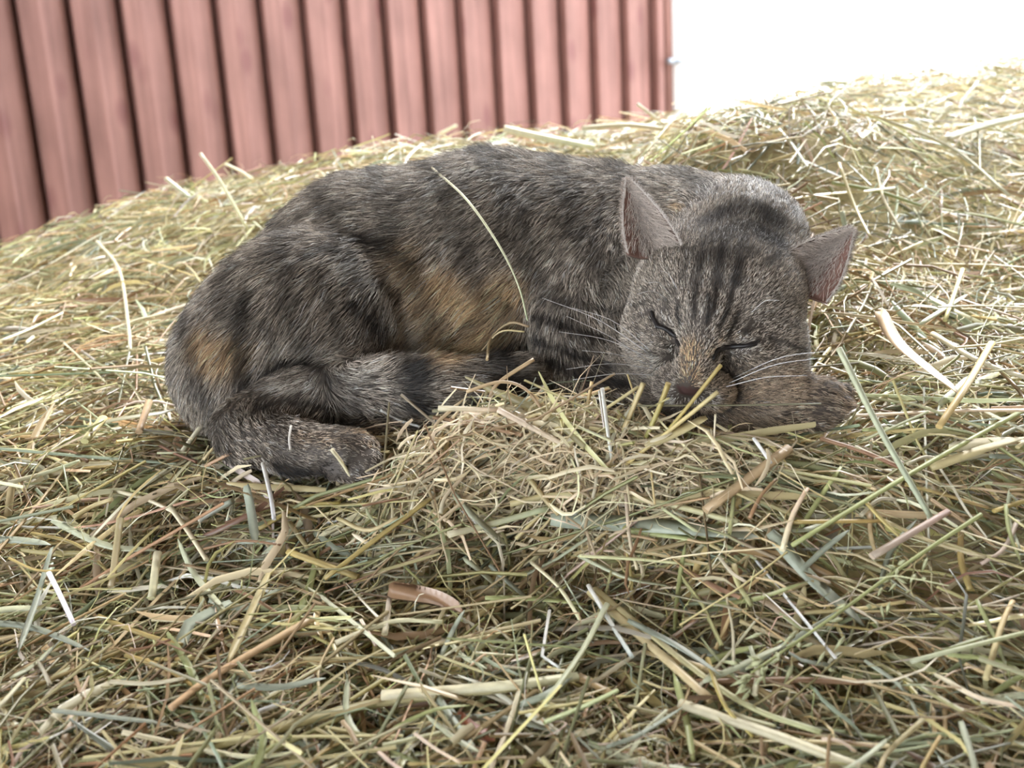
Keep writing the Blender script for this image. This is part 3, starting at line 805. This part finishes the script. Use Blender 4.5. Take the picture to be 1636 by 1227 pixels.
# ------------------------------------------------------------------ single stalks and leaves lying on top
CK = dict(straw=(.66,.56,.30), pale=(.78,.71,.50), white=(.88,.86,.80), tan=(.60,.44,.26), green=(.42,.45,.20), mint=(.60,.62,.43), grey=(.42,.46,.36), gold=(.58,.45,.17), brown=(.34,.20,.11), pink=(.74,.60,.47), red=(.38,.13,.065))
def ribbon_mesh(name, pts, wd, upv, col, taper=True, twist=0.5):
    """a folded, slightly twisted leaf with thickness"""
    pts = np.asarray(pts); n = len(pts); t = norm(np.gradient(pts, axis=0))
    s0 = norm(np.cross(t, upv)); b0_ = np.cross(s0, t)
    tw = np.linspace(-twist, twist, n)[:, None]; a = s0*np.cos(tw)+b0_*np.sin(tw); b = np.cross(a, t)
    f = np.ones(n)
    if taper: f = np.clip(np.minimum(np.linspace(.7, 9, n), np.linspace(6.0, .15, n)), 0, 1)
    hw = (wd/2*f)[:, None]
    ring = [pts - a*hw + b*hw*.35, pts - b*hw*.05, pts + a*hw + b*hw*.35, pts - b*(hw*.05+.00025)]
    v = np.stack(ring, 1).reshape(-1, 3); q = []
    for i in range(n-1):
        for j in range(4):
            k = (j+1) % 4; q.append((i*4+j, i*4+k, i*4+4+k, i*4+4+j))
    q += [(3,2,1,0), (n*4-4, n*4-3, n*4-2, n*4-1)]
    return raw_mesh(name, v, q, colors=np.tile(col, (len(v), 1)))
def fibre(c, n, sides):
    """streaks run along a straw, its colour drifts from end to end"""
    st = rng.uniform(.72, 1.15, sides)[None, :, None]; dr = np.linspace(rng.uniform(.8, 1.1), rng.uniform(.8, 1.1), n)[:, None, None]
    tint = 1 + np.linspace(0, 1, n)[:, None, None]*rng.normal(0, .07, 3)[None, None]
    return np.clip(c[None, None]*st*dr*tint, .01, .95).reshape(-1, 3)
def trace(pts, mode, lift):
    pts = [np.array(p, float) for p in pts]
    if mode == 'lie':
        return np.array([on_hay(x, y, lift) for x, y in pts])
    if mode == 'cat':
        out = []
        for x, y in pts:
            h = on_cat(x, y); h = on_hay(x, y, .004) if h is None else h
            out.append(h + norm(CAM-h)*lift)
        return np.array(out)
    if mode == 'at':
        return np.array([P(x, y, lift) for x, y in pts])
    base_ = on_hay(*pts[-1], 0.004)              # stands up from its last point, leaning by `lift`
    d = (base_-CAM) @ FW; n = len(pts)
    return np.array([P(x, y, d - lift*(1-i/(n-1))) for i, (x, y) in enumerate(pts)])
def stalk(name, pts, wpx, ck, label, cat='stalk', mode='lie', lift=.004, leaf=False, group=None, straight=False):
    w3 = trace(pts, mode, lift)
    n = max(6, 4*len(w3)) if len(w3) > 2 else 6
    c3 = spline(w3, n) if not straight else np.vstack([spline(w3[i:i+2], 4)[:None if i == len(w3)-2 else -1] for i in range(len(w3)-1)])
    d = ((w3-CAM) @ FW).mean(); wd = wpx*d/FPX*1.1
    if leaf:
        me = ribbon_mesh(name, c3, wd, UP*.6-FW*.8, np.array(CK[ck]))
    else:
        rr = np.linspace(1.0, .86, len(c3))*wd/2
        me = tube_mesh(name, c3, rr, 8, flat=.75, mat=None, col=fibre(np.array(CK[ck]), len(c3), 8))
    return link(name, me, M_STALK, label=label, cat=cat, group=group)

S = stalk
S('straw', [(610,1111),(720,1103),(835,1093),(922,1081)], 19, 'pale', 'thick pale split straw with a square-cut dark end', straight=True, lift=.008)
S('straw', [(924,1081),(978,1110)], 16, 'tan', 'short bent straw piece beyond the brown joint of the split straw')
S('straw', [(190,1232),(320,1198),(500,1148),(612,1122),(830,1097)], 19, 'straw', 'long thick straw running beside the split straw with the cut end', lift=.006)
S('straw', [(1086,1124),(1230,1172),(1374,1226)], 19, 'pale', 'straight thick cream straw pointing down the dark slope', lift=.010)
S('straw', [(950,940),(1100,1062),(1200,1130),(1312,1170)], 11, 'straw', 'long thin curved straw leaving the fan of pale stems', lift=.008)
S('straw', [(943,945),(1040,1032),(1137,1119)], 16, 'straw', 'thick yellow straw in the fan of pale stems', lift=.007)
S('straw', [(940,935),(985,1010),(1010,1050)], 8, 'white', 'thin white stem crossing the fan of pale stems', lift=.012)
S('straw', [(1261,716),(1127,816)], 19, 'tan', 'stubby flat tan stalk below the cat\'s forepaw', leaf=False, lift=.012)
S('straw', [(1393,889),(1515,817)], 13, 'pink', 'pale tan stalk with blunt end beside the dark hollow', lift=.014)
S('grass_strand', [(1636,655),(1480,742),(1266,871)], 9, 'green', 'long straight yellow-green grass stem slanting over other hay', lift=.016)
S('straw', [(1258,834),(1413,832)], 9, 'gold', 'golden stem ending at a dark brown node', lift=.008)
S('straw', [(1413,832),(1490,866),(1575,890)], 8, 'straw', 'thin yellow stem continuing past a dark brown node', lift=.008)
S('straw', [(1340,556),(1408,690),(1490,832)], 13, 'mint', 'straight pale-green straw standing up beside the cat\'s forepaw', mode='stand', lift=.0)
S('straw', [(1405,497),(1432,548),(1482,592),(1532,630)], 21, 'tan', 'broad split tan stalk rising from the slope', leaf=True, lift=.016)
S('straw', [(1584,548),(1545,615),(1500,682)], 12, 'gold', 'olive-gold stalk crossing the split tan stalk', lift=.020)
S('straw', [(1490,533),(1565,577),(1640,604)], 10, 'pale', 'pale straw behind the olive-gold stalk', lift=.010)
S('grass_strand', [(1516,716),(1570,708),(1642,704)], 15, 'pale', 'flat pale blade above the long yellow-green grass stem', leaf=True, lift=.010)
S('grass_strand', [(1488,747),(1560,722),(1642,698)], 13, 'straw', 'flat straw-yellow blade crossing the long yellow-green grass stem', leaf=True, lift=.014)
S('straw', [(1310,700),(1380,722),(1440,748)], 9, 'brown', 'dark brown stem just below the cat\'s forepaw', lift=.006)
S('straw', [(499,988),(415,1036),(332,1086),(272,1132)], 14, 'tan', 'long reddish-tan stalk with a smooth cut end', lift=.008)
S('grass_strand', [(430,915),(396,990),(362,1062)], 12, 'straw', 'yellow-green blade crossing above the reddish-tan stalk', leaf=True, lift=.008)
S('grass_strand', [(192,829),(178,938)], 11, 'straw', 'upright flat yellow-green blade with a square tip', leaf=False, lift=.008)
S('grass_strand', [(252,883),(242,956)], 13, 'pale', 'short upright pale-green blade among frayed hay', lift=.008)
S('straw', [(78,915),(98,955),(118,998)], 8, 'white', 'short glossy white stem crossing a bluish leaf', lift=.012)
S('grass_strand', [(84,874),(60,955),(28,1044)], 9, 'grey', 'long bluish-white leaf crossing a glossy white stem', leaf=True, lift=.008)
S('grass_strand', [(370,962),(303,998),(284,1040)], 18, 'grey', 'bent wide grey-green leaf', leaf=True, lift=.006, straight=True)
S('grass_strand', [(460,881),(572,922)], 12, 'gold', 'flat golden blade below the cat\'s hind foot', lift=.006)
S('straw', [(688,796),(600,862),(518,925)], 10, 'gold', 'long golden stem slanting below the cat\'s hind foot', lift=.010)
S('straw', [(716,854),(790,836),(875,812)], 13, 'pale', 'thick cream straw in front of the chaff ridge', lift=.010)
S('dry_leaf', [(621,942),(660,948),(700,958),(740,980)], 24, 'brown', 'curled reddish-brown dry leaf', cat='leaf', leaf=True, lift=.010)
S('dry_leaf', [(730,1143),(755,1166),(790,1184)], 20, 'red', 'small orange-red dry leaf near the split straw', cat='leaf', leaf=True, lift=.006)
S('straw', [(795,654),(851,684),(920,720),(980,752)], 12, 'pink', 'pinkish-cream bent stem on the chaff ridge', mode='at', lift=.520)
S('straw', [(700,652),(795,655)], 11, 'pale', 'flat cream straw at the top of the chaff ridge', mode='at', lift=.527)
S('straw', [(851,675),(939,684)], 12, 'pale', 'cream straw end lying on the chaff ridge', mode='at', lift=.525)
S('straw', [(941,685),(1031,694)], 10, 'straw', 'pale straw half behind the frayed white stalk', mode='at', lift=.520)
S('straw', [(962,620),(970,681),(980,751)], 7, 'white', 'frayed white stalk standing on the chaff ridge', mode='stand', lift=.006)
S('straw', [(957,624),(966,690)], 4, 'white', 'thin white splinter beside the frayed white stalk', mode='stand', lift=.004)
S('straw', [(853,574),(797,611),(780,640)], 8, 'tan', 'tan stalk sticking up before the cat\'s belly', mode='stand', lift=.0)
S('straw', [(745,626),(800,610),(840,622),(870,660)], 7, 'tan', 'bent tan stem arching at the top of the chaff ridge', mode='stand', lift=.0)
S('straw', [(1152,583),(1105,642),(1052,706)], 8, 'gold', 'golden stalk standing before the cat\'s cheek', mode='stand', lift=.012)
S('straw', [(1147,626),(1095,668),(1000,742)], 9, 'straw', 'long straw-yellow stem slanting before the cat\'s chin', mode='stand', lift=.012)
S('grass_strand', [(1068,612),(1052,655),(1032,700)], 11, 'gold', 'flat golden blade with its tip at the cat\'s nose', mode='stand', lift=.010)
S('grass_strand', [(1028,612),(1012,650),(995,690)], 11, 'straw', 'flat yellow blade below the cat\'s cheek, before its chest', mode='stand', lift=.006)
S('grass_strand', [(1020,618),(950,665)], 7, 'straw', 'yellow blade slanting towards the frayed white stalk', mode='stand', lift=.006)
S('grass_strand', [(1130,668),(1085,690),(1030,712)], 15, 'straw', 'broad yellow-green blade below the cat\'s chin', leaf=True, lift=.016)
S('straw', [(1204,700),(1232,740)], 6, 'white', 'short white straw below the cat\'s forepaw', lift=.014)
S('straw', [(1143,662),(1140,718)], 4, 'pale', 'thin upright straw below the cat\'s chin', mode='stand', lift=.004)
S('grass_strand', [(690,268),(745,318),(797,392),(828,455),(843,512)], 4.2, 'pale', 'long thin bowed grass stem lying across the cat\'s back', mode='cat', lift=.012)
S('grass_strand', [(845,522),(815,516),(785,540),(778,575)], 5, 'tan', 'curled tan grass stem before the cat\'s belly', mode='cat', lift=.010)
S('grass_strand', [(838,530),(800,530),(770,560)], 4, 'straw', 'thin arched stem beside the curled tan stem', mode='cat', lift=.012)
S('straw', [(477,671),(400,708),(328,745)], 8, 'tan', 'long tan straw slanting across the cat\'s hind foot', mode='stand', lift=.008)
S('straw', [(403,620),(352,700),(325,735)], 6, 'straw', 'thin straw leaning against the cat\'s rump', mode='stand', lift=-.010)
S('straw', [(344,645),(318,685),(290,722)], 9, 'pale', 'thick cut straw leaning against the cat\'s rump', mode='stand', lift=-.020)
S('straw', [(465,680),(462,700),(464,719)], 3.5, 'white', 'tiny white stem on the cat\'s hind foot', mode='cat', lift=.004)
S('straw', [(530,718),(548,742),(566,772)], 8, 'pale', 'straw piece standing before the cat\'s hind toes', mode='stand', lift=.008)
S('straw', [(608,655),(640,672),(672,682)], 6, 'white', 'white bent straw between the cat\'s hind feet', mode='cat', lift=.006)
S('straw', [(420,740),(432,790),(438,830)], 7, 'white', 'glossy white stem below the cat\'s hind foot', lift=.012)
S('grass_strand', [(372,800),(340,818),(318,832)], 12, 'grey', 'grey-green blade below the cat\'s rump', leaf=False, lift=.008)
S('grass_strand', [(394,775),(402,820),(408,872)], 13, 'grey', 'wide ribbed grey leaf standing below the cat\'s hind foot', leaf=True, lift=.010)
S('straw', [(265,285),(284,300),(305,316)], 8, 'pale', 'short white straw sticking up against the red wall', mode='stand', lift=.0)
S('straw', [(320,245),(352,290),(395,365)], 6, 'pale', 'long pale straw leaning up in front of the red wall', mode='stand', lift=.0)
S('straw', [(360,262),(385,274),(405,288)], 6, 'pale', 'bent pale straw in front of the red wall', mode='stand', lift=.0)
S('straw', [(700,215),(730,200)], 5, 'pale', 'thin straw poking up between red boards and cat\'s back', mode='stand', lift=.0)
S('straw', [(805,206),(860,218),(950,236)], 15, 'pale', 'broad bleached straw on the crest behind the cat', mode='stand', lift=.0)
S('straw', [(930,205),(1000,200),(1060,206)], 10, 'pale', 'sunlit white straw lying along the crest by the drainpipe', mode='stand', lift=.0)
S('straw', [(1018,166),(1042,184),(1058,196)], 6, 'pale', 'short bleached straw sticking up beside the drainpipe', mode='stand', lift=.0)
S('straw', [(1477,216),(1498,190),(1520,168)], 17, 'pale', 'broad white straw on the sunlit mound, pointing up', mode='stand', lift=.0)
S('straw', [(1505,224),(1570,202),(1645,184)], 14, 'pale', 'long broad white straw on the sunlit mound', lift=.012)
S('straw', [(1338,180),(1462,177)], 9, 'pale', 'horizontal pale straw on top of the mound behind the cat', mode='stand', lift=.0)
S('straw', [(1400,186),(1520,236),(1612,312)], 6, 'pale', 'long thin straw running down the sunlit mound', lift=.012)
S('grass_strand', [(1340,260),(1366,330),(1392,382)], 5, 'straw', 'thin grass stem hanging over the hollow behind the cat\'s ear', lift=.016)
S('grass_strand', [(1330,292),(1400,305),(1470,328)], 7, 'green', 'olive grass stem across the mound above the cat\'s ear', lift=.012)
S('grass_strand', [(1345,338),(1350,362)], 9, 'mint', 'short mint-green blade tip behind the cat\'s ear', mode='stand', lift=.0)
S('straw', [(1440,370),(1412,318),(1400,268)], 5, 'pale', 'thin pale stem standing on the mound above the cat\'s ear', lift=.014)
S('straw', [(1538,430),(1510,512)], 7, 'straw', 'single pale straw standing on the shaded slope', lift=.014)
S('straw', [(1000,790),(1006,860),(1018,910)], 6, 'pink', 'thin pinkish stem hanging down from the chaff ridge', lift=.012)
S('grass_strand', [(815,805),(900,790),(1040,800),(1180,835)], 13, 'straw', 'long flat blade running below the chaff ridge', lift=.006)
S('grass_strand', [(880,830),(1000,838),(1130,850),(1220,862)], 24, 'grey', 'wide dull grey-green leaf below the chaff ridge', leaf=True, lift=.004)
S('grass_strand', [(1230,850),(1300,930),(1380,1000)], 20, 'grey', 'wide grey-green leaf slanting down the dark slope', leaf=True, lift=.004)
S('grass_strand', [(970,965),(930,1040),(870,1125)], 10, 'mint', 'mint-green blade crossing the split straw', lift=.014)
S('straw', [(878,975),(866,1048),(892,1066)], 5, 'white', 'sharply bent thin white stem', straight=True, lift=.014)
S('straw', [(830,1105),(808,1170),(785,1228)], 9, 'pale', 'cut pale stem pointing down from the split straw', lift=.010)
S('grass_strand', [(1110,1090),(1250,1086),(1380,1090)], 12, 'brown', 'flat dull brown blade on the dark slope', leaf=False, lift=.006)
S('grass_strand', [(1455,1057),(1540,1035),(1640,1010)], 9, 'mint', 'straight mint-green stem on the dark slope', lift=.012)
S('straw', [(1575,1085),(1600,1000),(1618,960)], 9, 'straw', 'olive straw standing on the dark slope', lift=.010)
S('straw', [(1475,1150),(1420,1200),(1405,1230)], 9, 'straw', 'bent straw at the foot of the dark slope', lift=.010)
S('straw', [(155,385),(190,430),(205,520),(208,560)], 5, 'pale', 'long thin bleached stem on the heap beside the cat\'s rump', lift=.010)
S('straw', [(245,505),(285,492),(330,480)], 9, 'pale', 'bleached straw lying next to the cat\'s back', lift=.010)
S('straw', [(0,545),(50,525),(100,500)], 6, 'pale', 'bleached straw at the outer edge of the heap', lift=.010)
S('grass_strand', [(238,642),(222,690)], 12, 'tan', 'flat upright tan blade by the cat\'s rump', lift=.012)
S('grass_strand', [(165,668),(135,705)], 14, 'straw', 'flat olive straw by the cat\'s rump', lift=.010)

# a grass panicle lying on the slope
pt = trace([(1568,822),(1500,866),(1435,910),(1340,979),(1246,1044),(1200,1075)], 'lie', .016)
c3 = spline(pt, 40)
ph = link('grass_seed_head', None, label='dry grass seed head with small green spikelets along the stem', cat='seed head'); ph.location = c3[0]
link('stem', tube_mesh('stem', c3 - c3[0], np.linspace(.0011, .0005, 40), 6, col=np.array(CK['green'])), M_STALK, parent=ph)
pm = raw_mesh('spikelet', [(0,0,0), (.0011,0,.003), (0,.0011,.003), (-.0011,0,.003), (0,-.0011,.003), (0,0,.0085)], tris=[(0,2,1),(0,3,2),(0,4,3),(0,1,4),(5,1,2),(5,2,3),(5,3,4),(5,4,1)], colors=np.tile(np.array([.50,.52,.30]), (6,1)))
pm.materials.append(M_STALK)
sdir = norm(c3[-1]-c3[0])
for i in range(46):
    j = int(rng.integers(12, 40)); o_ = link('spikelet', pm, parent=ph)
    spread_ = .012 if j < 30 else .005
    side_ = V(rng.normal(), rng.normal()-.6, -.5*rng.random())*spread_*.6
    o_.location = c3[j]-c3[0] + side_
    o_.rotation_euler = Vector(norm(sdir + .6*rng.normal(size=3) + side_*40)).to_track_quat('Z', 'Y').to_euler()
    o_.scale = [float(rng.uniform(.7, 1.25))]*3

# the largest of the other stalks in view, one object each
LOOK = dict(straw='straw-yellow', pale='cream', gold='golden', green='olive-green', grey='grey-green', mint='pale-green', tan='tan', brown='dark brown', pink='pinkish')
KINDS = [('straw', 'straw', 'round straw', ('straw', 'pale', 'gold'), 70, (5, 12), (70, 190), False),
         ('grass_strand', 'grass', 'flat grass blade', ('green', 'grey', 'mint'), 60, (6, 12), (90, 210), True),
         ('dry_twig', 'twig', 'thin dry stem', ('tan', 'brown', 'pink'), 40, (4, 9), (50, 140), False)]
def where(p):
    if p[1] > .52: return "beside the cat's rump" if p[0] < 0 else "on the mound by the cat's ear"
    return "in the hay below the cat's hind foot" if p[0] < -.06 else ("in the hay below the chaff ridge" if p[0] < .07 else "in the hay below the cat's forepaw")
for nm_, ct, lb, cks, cnt_, wr, lr, lf in KINDS:
    made = 0
    while made < cnt_:
        y0 = rng.uniform(330, 1230) if rng.random() < .25 else rng.uniform(720, 1240); x0 = rng.uniform(-20, 1650)
        if 280 < x0 < 1400 and y0 < 780: continue
        sc_ = .45 + .55*min(1, max(0, (y0-300)/700)); an = rng.normal(0.2, .9); le = rng.uniform(*lr)*sc_/2
        dx, dy = math.cos(an)*le, -math.sin(an)*le*.75; bx, by = -dy*rng.normal()*.16, dx*rng.normal()*.16
        w3 = trace([(x0-dx, y0-dy), (x0+bx, y0+by), (x0+dx, y0+dy)], 'lie', rng.uniform(.002, .012))
        if (w3[:,1] > 1.3).any() or np.linalg.norm(w3[0]-w3[2]) > .16 or not outside_cat(w3[None], .006)[0]: continue
        c3 = spline(w3, 10); d = ((c3-CAM)@FW).mean(); wd = rng.uniform(*wr)*d/FPX*(.6 if y0 < 600 else 1)
        cc3 = np.clip(np.array(CK[cks[made % 3]])*rng.uniform(.75, 1.15), 0, .95)
        me = ribbon_mesh(nm_, c3, wd, UP*.6-FW*.8, cc3) if lf else tube_mesh(nm_, c3, np.linspace(1,.8,10)*wd/2, 6, flat=.75, col=fibre(cc3, 10, 6))
        ln_ = np.linalg.norm(c3[-1]-c3[0]); sz = 'long ' if ln_ > .055 else ('short ' if ln_ < .032 else '')
        full = sz + LOOK[cks[made % 3]] + ' ' + lb + ' ' + where(c3[5])
        link(nm_, me, M_STALK, label=full, cat=ct, group=LOOK[cks[made % 3]] + ' ' + lb + 's loose on the heap'); made += 1
